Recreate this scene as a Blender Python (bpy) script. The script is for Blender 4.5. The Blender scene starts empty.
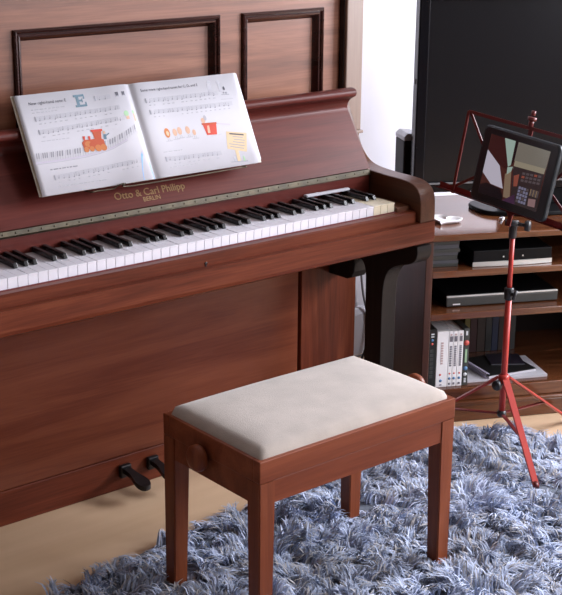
import bpy, bmesh, math, random
import numpy as np
from mathutils import Vector, Matrix
R = math.radians
C = bpy.context.scene.collection
random.seed(7)

# ------------------------------------------------------------------ materials
def srgb(r, g, b):
    f = lambda c: (c/255/12.92) if c/255 <= .04045 else ((c/255+.055)/1.055)**2.4
    return (f(r), f(g), f(b), 1)

def newmat(name):
    m = bpy.data.materials.new(name); m.use_nodes = True
    return m, m.node_tree.nodes, m.node_tree.links, m.node_tree.nodes['Principled BSDF']

def plain(name, col, rough=.5, metal=0, spec=.5, bump=0, bscale=200, coat=0, var=0, vscale=8):
    m, N, L, p = newmat(name)
    p.inputs['Roughness'].default_value = rough
    p.inputs['Metallic'].default_value = metal
    p.inputs['Specular IOR Level'].default_value = spec
    p.inputs['Coat Weight'].default_value = coat
    tc = N.new('ShaderNodeTexCoord')
    n = N.new('ShaderNodeTexNoise'); n.inputs['Scale'].default_value = vscale; n.inputs['Detail'].default_value = 4
    L.new(tc.outputs['Object'], n.inputs['Vector'])
    r = N.new('ShaderNodeValToRGB')
    v = var or .06
    r.color_ramp.elements[0].position = .3; r.color_ramp.elements[1].position = .7
    r.color_ramp.elements[0].color = tuple(c*(1-v) for c in col[:3])+(1,)
    r.color_ramp.elements[1].color = tuple(min(1, c*(1+v)) for c in col[:3])+(1,)
    L.new(n.outputs['Fac'], r.inputs['Fac']); L.new(r.outputs['Color'], p.inputs['Base Color'])
    if bump:
        n2 = N.new('ShaderNodeTexNoise'); n2.inputs['Scale'].default_value = bscale; n2.inputs['Detail'].default_value = 3
        L.new(tc.outputs['Object'], n2.inputs['Vector'])
        b = N.new('ShaderNodeBump'); b.inputs['Strength'].default_value = bump; b.inputs['Distance'].default_value = .002
        L.new(n2.outputs['Fac'], b.inputs['Height']); L.new(b.outputs['Normal'], p.inputs['Normal'])
    return m

def wood(name, dark, mid, light, axis='X', rough=.3, coat=.0, scale=1.0, spec=.5, rings=False):
    m, N, L, p = newmat(name)
    p.inputs['Roughness'].default_value = rough
    p.inputs['Specular IOR Level'].default_value = spec
    p.inputs['Coat Weight'].default_value = coat; p.inputs['Coat Roughness'].default_value = .12
    tc = N.new('ShaderNodeTexCoord')
    def mapped(along, across):
        mp = N.new('ShaderNodeMapping')
        s = [across*scale]*3; s['XYZ'.index(axis)] = along*scale
        mp.inputs['Scale'].default_value = s
        L.new(tc.outputs['Object'], mp.inputs['Vector']); return mp
    a = N.new('ShaderNodeTexNoise'); a.inputs['Scale'].default_value = 1; a.inputs['Detail'].default_value = 7
    a.inputs['Roughness'].default_value = .6; a.inputs['Distortion'].default_value = .9
    L.new(mapped(1.1, 16).outputs['Vector'], a.inputs['Vector'])
    if rings:
        a2 = N.new('ShaderNodeTexWave'); a2.wave_type = 'BANDS'; a2.bands_direction = 'Z'
        a2.inputs['Scale'].default_value = 1; a2.inputs['Distortion'].default_value = 6; a2.inputs['Detail'].default_value = 2
        a2.inputs['Detail Scale'].default_value = .7
        L.new(mapped(5, 22).outputs['Vector'], a2.inputs['Vector'])
    f = N.new('ShaderNodeTexNoise'); f.inputs['Scale'].default_value = 1; f.inputs['Detail'].default_value = 3
    L.new(mapped(9, 260).outputs['Vector'], f.inputs['Vector'])
    mx = N.new('ShaderNodeMix'); mx.data_type = 'FLOAT'; mx.inputs[0].default_value = .22
    if rings:
        m0 = N.new('ShaderNodeMix'); m0.data_type = 'FLOAT'; m0.inputs[0].default_value = .3
        L.new(a.outputs['Fac'], m0.inputs[2]); L.new(a2.outputs['Fac'], m0.inputs[3]); L.new(m0.outputs[0], mx.inputs[2])
    else:
        L.new(a.outputs['Fac'], mx.inputs[2])
    L.new(f.outputs['Fac'], mx.inputs[3])
    r = N.new('ShaderNodeValToRGB')
    e = r.color_ramp.elements
    e[0].position = .32; e[0].color = dark; e[1].position = .68; e[1].color = light
    k = e.new(.5); k.color = mid
    L.new(mx.outputs[0], r.inputs['Fac']); L.new(r.outputs['Color'], p.inputs['Base Color'])
    b = N.new('ShaderNodeBump'); b.inputs['Strength'].default_value = .06; b.inputs['Distance'].default_value = .001
    L.new(f.outputs['Fac'], b.inputs['Height']); L.new(b.outputs['Normal'], p.inputs['Normal'])
    return m

def emit(name, col, s):
    m, N, L, p = newmat(name)
    p.inputs['Base Color'].default_value = (.01, .01, .01, 1); p.inputs['Roughness'].default_value = .15
    p.inputs['Emission Color'].default_value = col; p.inputs['Emission Strength'].default_value = s
    return m

M = {}
MAH = ((.055, .0098, .0045, 1), (.128, .0275, .0125, 1), (.205, .055, .024, 1))
M['mahogany'] = wood('mahogany', *MAH, rough=.36, spec=.18)
M['mahogany_fall'] = wood('mahogany_fall', (.050, .0080, .0062, 1), (.094, .0170, .0130, 1), (.138, .031, .022, 1), rough=.36, spec=.22)
M['mahogany_door_sheen'] = wood('mahogany_door_sheen', (.110, .024, .011, 1), (.165, .043, .020, 1), (.225, .068, .032, 1), rough=.28, spec=.3)  # lightened: floor reflected in the door is painted into its colour
M['mahogany_panel_sheen'] = wood('mahogany_panel_sheen', (.085, .026, .013, 1), (.185, .066, .034, 1), (.29, .12, .067, 1), rough=.38)  # pale tone holds the panel's reflected sheen as base colour
M['mahogany_up'] = wood('mahogany_upright', *MAH, axis='Z', rough=.36, spec=.18)
M['mahogany_pale'] = wood('mahogany_pale', (.16, .10, .075, 1), (.205, .14, .11, 1), (.25, .18, .145, 1), axis='Z', rough=.42)
M['mahogany_arm'] = wood('mahogany_arm', (.036, .012, .006, 1), (.082, .028, .013, 1), (.125, .047, .024, 1), axis='Y', rough=.34, spec=.35)
M['moulding'] = wood('dark_moulding', (.014, .0035, .0025, 1), (.030, .008, .0065, 1), (.055, .016, .012, 1), rough=.22)
M['ebony'] = wood('ebonised_wood', (.010, .008, .008, 1), (.016, .013, .012, 1), (.024, .019, .017, 1), axis='Z', rough=.38, spec=.12)
M['bench'] = wood('bench_beech', (.135, .030, .012, 1), (.205, .052, .022, 1), (.28, .082, .036, 1), rough=.36, scale=.9, spec=.25)
M['bench_leg'] = wood('bench_beech_leg', (.13, .030, .013, 1), (.20, .052, .021, 1), (.27, .078, .032, 1), axis='Z', rough=.38, scale=1.3, spec=.25)
M['stand'] = wood('stand_wood', (.055, .015, .006, 1), (.115, .037, .014, 1), (.19, .070, .028, 1), rough=.15, scale=1.2, coat=.2)
M['stand_side_shaded'] = wood('stand_side_wood_shaded', (.035, .011, .007, 1), (.06, .02, .012, 1), (.09, .03, .018, 1), axis='Z', rough=.35)  # darker copy of the stand wood, shade of the side painted in
M['stand_dark'] = plain('stand_inner_shade', (.010, .005, .004, 1), .7, spec=.15)  # near black, carries the shade at the back of the shelves
M['ivory'] = plain('ivory_key', (.80, .79, .87, 1), .25, var=.03, vscale=30)
M['ivory_old'] = plain('yellowed_ivory_key', (.80, .73, .56, 1), .28, var=.04, vscale=30)
M['blackkey'] = plain('black_key', (.009, .009, .011, 1), .25)
M['brass'] = plain('aged_brass', (.065, .050, .028, 1), .5, .4, bump=.3, bscale=60, var=.45, vscale=25)
M['gold'] = plain('gold_transfer', (.30, .185, .08, 1), .45, .35)
M['felt'] = plain('red_felt', (.16, .03, .03, 1), .9)
M['pedal'] = plain('pedal_iron', (.02, .018, .02, 1), .35, .6)
M['velvet'] = plain('beige_velvet', (.44, .385, .345, 1), .95, spec=.1, bump=.35, bscale=500, var=.10, vscale=14)
M['velvet'].node_tree.nodes['Principled BSDF'].inputs['Sheen Weight'].default_value = .35
M['wallpaint'] = plain('white_wall_paint', (.80, .79, .86, 1), .85, bump=.05, bscale=150, var=.015)
M['farwall'] = plain('dark_unseen_wall', (.10, .075, .06, 1), .85)  # unseen walls, kept dark to cut the fill light
M['ceilpaint'] = plain('ceiling_paint', (.28, .26, .24, 1), .9)
M['skirting'] = plain('white_gloss_paint', (.62, .62, .68, 1), .4)
M['tvbody'] = plain('black_plastic', (.006, .006, .007, 1), .4, spec=.12)
M['tvbezel'] = plain('glossy_black_bezel', (.005, .005, .007, 1), .15, spec=.2)
M['tvscreen'] = plain('tv_screen', (.008, .008, .010, 1), .20, spec=.3, var=.01)
M['tvtrim'] = plain('grey_trim', (.22, .23, .25, 1), .35, .5)
M['silver'] = plain('silver_plastic', (.62, .62, .60, 1), .35, .3)
M['silver_dark'] = plain('brushed_silver', (.060, .062, .06, 1), .4, .3)
M['red'] = plain('red_enamel', (.40, .032, .024, 1), .35, var=.08)
M['red_dark'] = plain('dark_red_enamel', (.11, .010, .010, 1), .35, var=.08)
M['blackpl'] = plain('black_clamp_plastic', (.015, .016, .020, 1), .4)
M['steel'] = plain('polished_steel', (.75, .76, .80, 1), .25, .9)
M['tabletpl'] = plain('tablet_black', (.012, .013, .017, 1), .28)
M['tabletcase'] = plain('tablet_case_grey', (.020, .026, .032, 1), .45, spec=.3)
M['ceramic'] = plain('white_ceramic', (.85, .85, .88, 1), .2)
M['paper'] = plain('white_paper', (.55, .545, .595, 1), .8, var=.015)
M['paperedge'] = plain('page_edges', (.62, .58, .50, 1), .9, var=.12, vscale=60)
M['ink'] = plain('grey_ink', (.29, .29, .33, 1), .8)
M['ink_pale'] = plain('pale_ink', (.41, .41, .46, 1), .8)
M['ink_dark'] = plain('dark_ink', (.07, .07, .09, 1), .8)
M['p_blue'] = plain('print_slate_blue', (.13, .21, .27, 1), .8)
M['p_orange'] = plain('print_orange', (.46, .085, .036, 1), .8)
M['p_red'] = plain('print_red', (.56, .07, .045, 1), .8)
M['p_amber'] = plain('print_amber', (.52, .18, .06, 1), .8)
M['p_peach'] = plain('print_peach', (.62, .40, .29, 1), .8)
M['p_yellow'] = plain('print_yellow', (.58, .45, .29, 1), .8)
M['p_sky'] = plain('print_sky_blue', (.25, .46, .80, 1), .8)
M['p_green'] = plain('print_green', (.35, .55, .35, 1), .8)
M['p_violet'] = plain('print_violet_grey', (.50, .46, .56, 1), .8)
M['case_white'] = plain('white_case', (.90, .90, .92, 1), .4)
M['case_black'] = plain('black_case', (.016, .017, .016, 1), .35)
M['case_grey'] = plain('dark_grey_case', (.05, .055, .05, 1), .35)
M['print_grey'] = plain('spine_print_grey', (.16, .16, .19, 1), .6)
M['print_pale'] = plain('spine_print_pale', (.55, .42, .42, 1), .6)
M['dot_red'] = plain('spine_red', (.60, .10, .08, 1), .5)
M['dot_blue'] = plain('spine_blue', (.09, .22, .42, 1), .5)
M['dot_white'] = plain('spine_white', (.7, .75, .78, 1), .5)
M['leaf_grey'] = plain('grey_leaflet', (.075, .077, .09, 1), .6, var=.2)
M['bk_yellow'] = plain('book_olive_yellow', (.12, .095, .015, 1), .6)
M['bk_maroon'] = plain('book_maroon', (.035, .008, .008, 1), .6)
M['bk_brown'] = plain('book_brown', (.025, .013, .009, 1), .6)
M['bk_navy'] = plain('book_navy', (.008, .013, .04, 1), .6)
M['bk_black'] = plain('book_black', (.007, .007, .007, 1), .5)
M['nb_violet'] = plain('notebook_violet', (.018, .013, .024, 1), .5)
M['spiral_wire'] = plain('lilac_grey_wire', (.30, .27, .36, 1), .4, .3)
M['cable_grey'] = plain('grey_cable', (.18, .18, .20, 1), .5)
M['cable_black'] = plain('black_cable', (.015, .015, .018, 1), .5)
M['mesh'] = plain('perforated_metal', (.42, .43, .45, 1), .4, .7)
M['rugbase'] = plain('rug_backing', (.13, .15, .19, 1), .95)
M['pile_a'] = plain('pile_steel_blue', (.40, .465, .62, 1), .75, spec=.3)
M['pile_b'] = plain('pile_light_blue', (.63, .70, .91, 1), .7, spec=.35)
M['pile_c'] = plain('pile_stone', (.50, .48, .48, 1), .75, spec=.3)
M['pile_d'] = plain('pile_slate', (.26, .29, .38, 1), .8, spec=.25)
M['frame_white'] = plain('white_window_frame', (.8, .8, .8, 1), .4)

# floor: warm pale laminate boards running with the piano
def floor_mat():
    m, N, L, p = newmat('pale_laminate')
    p.inputs['Roughness'].default_value = .38
    tc = N.new('ShaderNodeTexCoord')
    mp = N.new('ShaderNodeMapping'); mp.inputs['Scale'].default_value = (1.2, 14, 1)
    L.new(tc.outputs['Object'], mp.inputs['Vector'])
    n = N.new('ShaderNodeTexNoise'); n.inputs['Scale'].default_value = 1; n.inputs['Detail'].default_value = 6; n.inputs['Distortion'].default_value = .6
    L.new(mp.outputs['Vector'], n.inputs['Vector'])
    r = N.new('ShaderNodeValToRGB'); e = r.color_ramp.elements
    e[0].position = .3; e[0].color = (.56, .385, .24, 1); e[1].position = .72; e[1].color = (.66, .47, .31, 1)
    L.new(n.outputs['Fac'], r.inputs['Fac']); L.new(r.outputs['Color'], p.inputs['Base Color'])
    return m
M['floor'] = floor_mat()

# ------------------------------------------------------------------ mesh helpers
class MB:
    """collects shapes into one mesh; a face carries a slot number"""
    def __init__(s): s.bm = bmesh.new(); s.slot = 0
    def _mark(s, faces):
        for f in faces: f.material_index = s.slot
    def box(s, x0, x1, y0, y1, z0, z1, bev=0, seg=2):
        b = bmesh.new()
        bmesh.ops.create_cube(b, size=1)
        for v in b.verts: v.co = ((x0+x1)/2+v.co.x*(x1-x0), (y0+y1)/2+v.co.y*(y1-y0), (z0+z1)/2+v.co.z*(z1-z0))
        if bev: bmesh.ops.bevel(b, geom=b.edges[:], offset=bev, segments=seg, affect='EDGES', profile=.5)
        s.merge(b); return s
    def merge(s, b, mat=None):
        vm = {}
        for v in b.verts: vm[v] = s.bm.verts.new((mat @ v.co) if mat else v.co)
        for f in b.faces:
            try: nf = s.bm.faces.new([vm[v] for v in f.verts]); nf.material_index = s.slot; nf.smooth = f.smooth
            except ValueError: pass
        b.free()
    def prism(s, prof, a0, a1, axis='X', bev=0, smooth=False):
        """prof: list of 2-tuples, extruded along axis; for X (y,z), for Y (x,z), for Z (x,y)"""
        b = bmesh.new()
        mk = {'X': lambda a, p: (a, p[0], p[1]), 'Y': lambda a, p: (p[0], a, p[1]), 'Z': lambda a, p: (p[0], p[1], a)}[axis]
        A = [b.verts.new(mk(a0, p)) for p in prof]; B = [b.verts.new(mk(a1, p)) for p in prof]
        n = len(prof)
        caps = [b.faces.new(A), b.faces.new(B[::-1])]
        for i in range(n):
            f = b.faces.new((A[i], B[i], B[(i+1) % n], A[(i+1) % n])); f.smooth = smooth
        bmesh.ops.recalc_face_normals(b, faces=b.faces[:])
        if bev:
            es = [e for e in b.edges if any(f in caps for f in e.link_faces)]
            bmesh.ops.bevel(b, geom=es, offset=bev, segments=2, affect='EDGES', profile=.5)
        s.merge(b); return s
    def tube(s, pts, r, n=10, cap=True):
        pts = [Vector(p) for p in pts]; rs = r if isinstance(r, (list, tuple)) else [r]*len(pts)
        b = bmesh.new(); rings = []
        up = None
        for i, p in enumerate(pts):
            t = (pts[min(i+1, len(pts)-1)]-pts[max(i-1, 0)]).normalized()
            if up is None:
                up = Vector((0, 0, 1)) if abs(t.z) < .9 else Vector((1, 0, 0))
            u = (up-t*up.dot(t)).normalized(); w = t.cross(u); up = u
            rings.append([b.verts.new(p+rs[i]*(u*math.cos(2*math.pi*k/n)+w*math.sin(2*math.pi*k/n))) for k in range(n)])
        for A, B in zip(rings, rings[1:]):
            for k in range(n):
                f = b.faces.new((A[k], A[(k+1) % n], B[(k+1) % n], B[k])); f.smooth = True
        if cap: b.faces.new(rings[0][::-1]); b.faces.new(rings[-1])
        bmesh.ops.recalc_face_normals(b, faces=b.faces[:])
        s.merge(b); return s
    def lathe(s, prof, mat=None, n=24):
        """prof: (r, z) pairs about local Z"""
        b = bmesh.new(); rings = []
        for r, z in prof:
            rings.append([b.verts.new((r*math.cos(2*math.pi*k/n), r*math.sin(2*math.pi*k/n), z)) for k in range(n)] if r > 1e-6 else [b.verts.new((0, 0, z))])
        for A, B in zip(rings, rings[1:]):
            for k in range(n):
                k2 = (k+1) % n
                vs = [A[k % len(A)], A[k2 % len(A)], B[k2 % len(B)], B[k % len(B)]]
                vs = list(dict.fromkeys(vs))
                if len(vs) > 2: f = b.faces.new(vs); f.smooth = True
        for r0 in (rings[0], rings[-1]):
            if len(r0) > 2: b.faces.new(r0)
        bmesh.ops.recalc_face_normals(b, faces=b.faces[:])
        s.merge(b, mat); return s
    def poly(s, pts):
        vs = [s.bm.verts.new(p) for p in pts]
        f = s.bm.faces.new(vs); f.material_index = s.slot; return f

def shift_bm(bm, off):
    for v in bm.verts: v.co -= off

def obj(name, mb, mats, parent=None, off=None):
    bm = mb.bm if isinstance(mb, MB) else mb
    if off is not None: shift_bm(bm, Vector(off))
    me = bpy.data.meshes.new(name); bm.to_mesh(me); bm.free()
    for m in (mats if isinstance(mats, (list, tuple)) else [mats]):
        me.materials.append(M[m] if isinstance(m, str) else m)
    o = bpy.data.objects.new(name, me); C.objects.link(o)
    if parent: o.parent = parent
    return o

def tag(o, label=None, cat=None, group=None, kind=None):
    if label: o['label'] = label
    if cat: o['category'] = cat
    if group: o['group'] = group
    if kind: o['kind'] = kind
    return o

def thing(name, label, cat, loc=(0, 0, 0), rz=0, group=None):
    o = bpy.data.objects.new(name, None); C.objects.link(o)
    o.empty_display_size = .05
    o.location = loc; o.rotation_euler = (0, 0, rz)
    return tag(o, label, cat, group)

def struct(name, mb, mats):
    o = obj(name, mb, mats); o['kind'] = 'structure'; return o

def catmull(pts, n=6, closed=False):
    P = [Vector(p) for p in pts]; out = []
    m = len(P); rng = range(m if closed else m-1)
    for i in rng:
        g = (lambda j: P[j % m]) if closed else (lambda j: P[max(0, min(m-1, j))])
        a, b, c, d = g(i-1), g(i), g(i+1), g(i+2)
        for k in range(n):
            t = k/n
            out.append(.5*((2*b)+(c-a)*t+(2*a-5*b+4*c-d)*t*t+(3*b-a-3*c+d)*t**3))
    if not closed: out.append(P[-1])
    return out

def text_mesh(body, size, extrude=.0002, shear=0):
    cu = bpy.data.curves.new('lettering', 'FONT'); cu.body = body; cu.size = size; cu.extrude = extrude
    cu.align_x = 'LEFT'; cu.shear = shear; cu.resolution_u = 4
    o = bpy.data.objects.new('lettering', cu); C.objects.link(o)
    dg = bpy.context.evaluated_depsgraph_get(); dg.update()
    me = bpy.data.meshes.new_from_object(o.evaluated_get(dg))
    b = bmesh.new(); b.from_mesh(me)
    bpy.data.objects.remove(o); bpy.data.curves.remove(cu); bpy.data.meshes.remove(me)
    return b

def bounds(b):
    xs = [v.co.x for v in b.verts]; ys = [v.co.y for v in b.verts]
    return min(xs), max(xs), min(ys), max(ys)

# ------------------------------------------------------------------ the room
WX0, WX1, WY0, WY1, H = -3.3, 2.1, -3.7, .70, 2.55
struct('floor', MB().box(WX0-.1, WX1+.1, WY0-.1, WY1+.1, -.05, 0), 'floor')
struct('ceiling', MB().box(WX0-.1, WX1+.1, WY0-.1, WY1+.1, H, H+.05), 'ceilpaint')
struct('wall_back', MB().box(WX0-.1, WX1+.1, WY1, WY1+.1, 0, H), 'wallpaint')
struct('wall_left', MB().box(WX0-.1, WX0, WY0, WY1, 0, H), 'farwall')
# unseen wall with a wide window opening, invented to let light in
w = MB(); fx0, fx1, fz0, fz1 = .65, 2.0, .85, 2.40
w.box(WX0-.1, fx0, WY0-.1, WY0, 0, H); w.box(fx1, WX1+.1, WY0-.1, WY0, 0, H)
w.box(fx0, fx1, WY0-.1, WY0, 0, fz0); w.box(fx0, fx1, WY0-.1, WY0, fz1, H)
struct('wall_front', w, 'farwall')
w = MB(); ry0, ry1, rz0, rz1 = -2.1, -.35, .95, 2.40  # second unseen window opening, put in for light from the right
w.box(WX1, WX1+.1, WY0, ry0, 0, H); w.box(WX1, WX1+.1, ry1, WY1, 0, H)
w.box(WX1, WX1+.1, ry0, ry1, 0, rz0); w.box(WX1, WX1+.1, ry0, ry1, rz1, H)
struct('wall_right', w, 'wallpaint')
w = MB()
for a, b in ((fx0, fx0+.05), (fx1-.05, fx1), ((fx0+fx1)/2-.025, (fx0+fx1)/2+.025)): w.box(a, b, WY0-.07, WY0-.03, fz0, fz1)
for a, b in ((fz0, fz0+.05), (fz1-.05, fz1)): w.box(fx0, fx1, WY0-.07, WY0-.03, a, b)
struct('unseen_window_1', w, 'frame_white')
w = MB()
for a, b in ((ry0, ry0+.05), (ry1-.05, ry1), ((ry0+ry1)/2-.025, (ry0+ry1)/2+.025)): w.box(WX1+.03, WX1+.07, a, b, rz0, rz1)
for a, b in ((rz0, rz0+.05), (rz1-.05, rz1)): w.box(WX1+.03, WX1+.07, ry0, ry1, a, b)
struct('unseen_window_2', w, 'frame_white')
struct('baseboard_back', MB().prism([(WY1, 0), (WY1-.016, 0), (WY1-.016, .135), (WY1-.010, .150), (WY1-.006, .157), (WY1, .157)], WX0, WX1), 'skirting')

# ------------------------------------------------------------------ the piano
PO = (-.5875, .30, 0)
piano = thing('upright_piano', 'old upright mahogany piano with open fallboard, ivory keys and gold lettering', 'piano', PO)
def pp(name, mb, mats, parent=piano): return obj(name, mb, mats, parent, PO)
XL, XR = -1.325, .15                       # outer sides
XM = -.5875
mir = lambda x: 2*XM-x

# case sides, stiles, top lid, back
for a, b in ((.122, XR), (XL, mir(.122))):
    pp('side_panel', MB().box(a, b, .302, .655, 0, 1.27, .002), 'mahogany_up')
for a, b in ((.092, XR), (XL, mir(.092))):
    st = MB().box(a, b, .296, .34, .838, 1.27, .003)
    st.box(a-.004, b+.005, .291, .34, .830, .838, .002)
    pp('stile', st, 'mahogany_pale')
    pp('gap_shade_strip', MB().box(a-.003 if a > XM else b+.0005, a-.0005 if a > XM else b+.003, .305, .34, .80, 1.268), 'blackkey')  # black strip stands in for the shade in the gap beside the stile
pp('lid', MB().box(XL-.02, XR+.02, .27, .665, 1.272, 1.30, .006), 'mahogany')
pp('back_board', MB().box(XL+.03, XR-.03, .62, .65, .05, 1.26), 'mahogany')

# upper panel: rails and stiles round three sunk fields
fields = [(XM-.2827, XM+.2827), (-.236, .030), (mir(.030), mir(-.236))]
FZ0, FZ1 = .86, 1.168
up = MB(); y0, y1, y2 = .3225, .3345, .350
up.box(mir(.0885), .0885, y1, y2, .80, 1.268)
cuts = sorted(fields)
xs = [mir(.0885)]+[v for f in cuts for v in f]+[.0885]
for i in range(0, len(xs), 2): up.box(xs[i], xs[i+1], y0, y1, .80, 1.268)
for f in cuts:
    up.box(f[0], f[1], y0, y1, FZ1, 1.268); up.box(f[0], f[1], y0, y1, .80, FZ0)
pp('upper_panel', up, 'mahogany_panel_sheen')
prof = [(-.001, y0+.001), (0, y0-.006), (.004, y0-.009), (.008, y0-.007), (.010, y0-.003), (.013, y0-.005), (.016, y0-.004), (.020, y0+.003), (.023, y0+.008), (.026, y1-.001), (.026, y1+.001)]
for a, b in fields:
    bm = bmesh.new(); rings = []
    for o_, y in prof:
        rings.append([bm.verts.new(p) for p in ((a+o_, y, FZ0+o_), (b-o_, y, FZ0+o_), (b-o_, y, FZ1-o_), (a+o_, y, FZ1-o_))])
    for A, B in zip(rings, rings[1:]):
        for k in range(4): bm.faces.new((A[k], A[(k+1) % 4], B[(k+1) % 4], B[k]))
    bmesh.ops.recalc_face_normals(bm, faces=bm.faces[:])
    pp('panel_moulding', bm, 'moulding')

# lower case: bottom door, pilasters, bottom rail
pp('bottom_door', MB().box(mir(-.056), -.056, .304, .325, .092, .60, .002), 'mahogany_door_sheen')
for a, b in ((-.047, XR), (XL, mir(-.047))):
    pp('pilaster', MB().box(a, b, .300, .325, 0, .60, .002), 'mahogany_up')
rail = MB().box(mir(-.047), -.047, .303, .325, .0, .0905, .003)
pp('bottom_rail', rail, 'mahogany')
pp('inner_batten', MB().box(mir(-.04), -.04, .322, .335, .05, .60), 'ebony')

# key bed with its moulded front, key slip, end blocks, felt
kb = MB().prism([(-.047, .663), (-.047, .618), (-.044, .609), (-.036, .604), (.300, .600), (.300, .663)], mir(.1005), .1005, bev=.002)
pp('key_bed', kb, 'mahogany')
slip = MB().prism([(-.030, .6635), (-.030, .688), (-.026, .6915), (-.008, .6915), (-.008, .6635)], mir(.048), .048, bev=.0008)
ks = pp('key_slip', slip, 'mahogany')
k = MB(); T = Matrix.Translation((-.606, -.0305, .670)) @ Matrix.Rotation(R(90), 4, 'X')
k.lathe([(.0035, 0), (.0035, .0012), (.0022, .0014), (0, .0008)], T, 14); k.box(-.6072, -.6048, -.0315, -.0295, .660, .669)
es = obj('keyhole', k, 'blackkey', ks, PO)
pp('key_felt', MB().box(mir(.0), 0, -.0065, -.001, .6645, .6925), 'felt')
for a, b in ((.0015, .0475), (mir(.0475), mir(.0015))):
    pp('key_block', MB().box(a, b, -.0075, .150, .6635, .703, .003), 'mahogany_arm')

# arms: a plank with a swept top, rounded at the front
top = catmull([(.297, .93), (.272, .880), (.252, .845), (.232, .808), (.203, .781), (.165, .769), (.10, .7645), (.03, .7635), (-.008, .759), (-.032, .745), (-.043, .722), (-.045, .690), (-.045, .664)], 4)
arm_prof = [(p.x, p.y) for p in top]+[(.297, .664)]
for a, b in ((.0485, .100), (mir(.100), mir(.0485))):
    pp('arm', MB().prism(arm_prof, a, b, bev=.0025), 'mahogany_arm')
# black bracket legs beneath the key bed
lp = catmull([(-.038, .599), (-.039, .578), (-.030, .560), (-.008, .547), (.024, .537), (.055, .522), (.073, .500), (.083, .462), (.0850, .40)], 4)
leg_prof = [(p.x, p.y) for p in lp]+[(.085, .05), (.148, .05), (.149, .40)]+[(p.x, p.y) for p in catmull([(.150, .45), (.152, .490), (.160, .512), (.176, .523), (.196, .520), (.199, .599)], 3)]
toe = [(.0, 0), (.0, .035), (.02, .055), (.20, .055), (.30, .055), (.30, 0)]
for a, b in ((.048, .0995), (mir(.0995), mir(.048))):
    lg = pp('leg', MB().prism(leg_prof, a, b, bev=.002), 'ebony')
    obj('toe_block', MB().prism(toe, a-.004, b+.004, bev=.003), 'ebony', lg, PO)
    cb = [(.199, .599), (.197, .500), (.199, .478), (.208, .460), (.225, .453), (.2995, .452), (.2995, .599)]
    pp('corbel', MB().prism(cb, a, b, bev=.003), 'ebony')

# fallboard folded open, leaning back, with its rolled lip
lipc = catmull([(.228, .905), (.2345, .917), (.232, .931), (.222, .942), (.209, .949), (.201, .955), (.201, .965), (.209, .971), (.224, .972), (.244, .966)], 4)
fall_prof = [(.1425, .7725)]+[(p.x, p.y) for p in lipc]+[(.262, .93), (.250, .90), (.166, .7705), (.150, .7705)]
FX0, FX1 = mir(.0455), .0455
fall = pp('fallboard', MB().prism(fall_prof, FX0, FX1, bev=.0015), 'mahogany_fall')
# hinge strip
hb = MB().prism([(.1460, .7560), (.1415, .7575), (.1450, .7695), (.1500, .7680)], FX0, FX1)
for i in range(40):
    x = FX0+.02+i*(FX1-FX0-.04)/39
    hb.lathe([(.0022, 0), (.0018, .0009), (0, .0012)], Matrix.Translation((x, .1432, .7640)) @ Matrix.Rotation(R(63), 4, 'X'), 8)
hb.tube([(FX0, .1412, .7575), (FX1, .1412, .7575)], .0020, 8)
pp('hinge', hb, 'brass')
pp('name_board', MB().box(FX0, FX1, .1430, .160, .700, .7560, .002), 'mahogany_fall')

# gold lettering on the fallboard
fu = Vector((0, .0825, .128)).normalized(); fn = Vector((0, -fu.z, fu.y))
def on_fall(b, x, z, width):
    x0, x1, ya, yb = bounds(b); s = width/(x1-x0)
    base = Vector((x, .146+(z-.778)*.0825/.128, z))+fn*.0004
    return [(v, base+Vector((1, 0, 0))*((v.co.x-x0)*s)+fu*((v.co.y-ya)*s)+fn*(v.co.z*1)) for v in b.verts]
def fall_text(body, x, z, width):
    b = text_mesh(body, .02)
    for v, p in on_fall(b, x, z, width): v.co = p
    return b
lt = MB(); lt.merge(fall_text('Otto & Carl Philipp', -.720, .7905, .192)); lt.merge(fall_text('BERLIN', -.648, .7835, .046))
# the lettering is broad-nibbed: thicken with a second offset pass
b2 = fall_text('Otto & Carl Philipp', -.7194, .7908, .192); lt.merge(b2)
tag(obj('lettering', lt, 'gold', fall, PO), 'gold lettering reading Otto & Carl Philipp BERLIN')
# wire music rest holding the book
mr = MB()
rest_z = .826
fy = lambda z: .146+(z-.778)*.0825/.128
path = [(-.80, fy(.828), .828), (-.80, .130, .8305), (-.785, .128, .8312), (-.745, .126, .8312), (-.735, .122, .838), (-.715, .122, .840), (-.70, .124, .8315), (-.45, .126, .8320), (-.385, .128, .8325), (-.37, .129, .8325), (-.37, fy(.831), .831)]
mr.tube(catmull(path, 4), .0016, 8)
pp('music_rest', mr, 'brass')
for x in (-.76, -.62, -.48, -.40):
    pass

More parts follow.
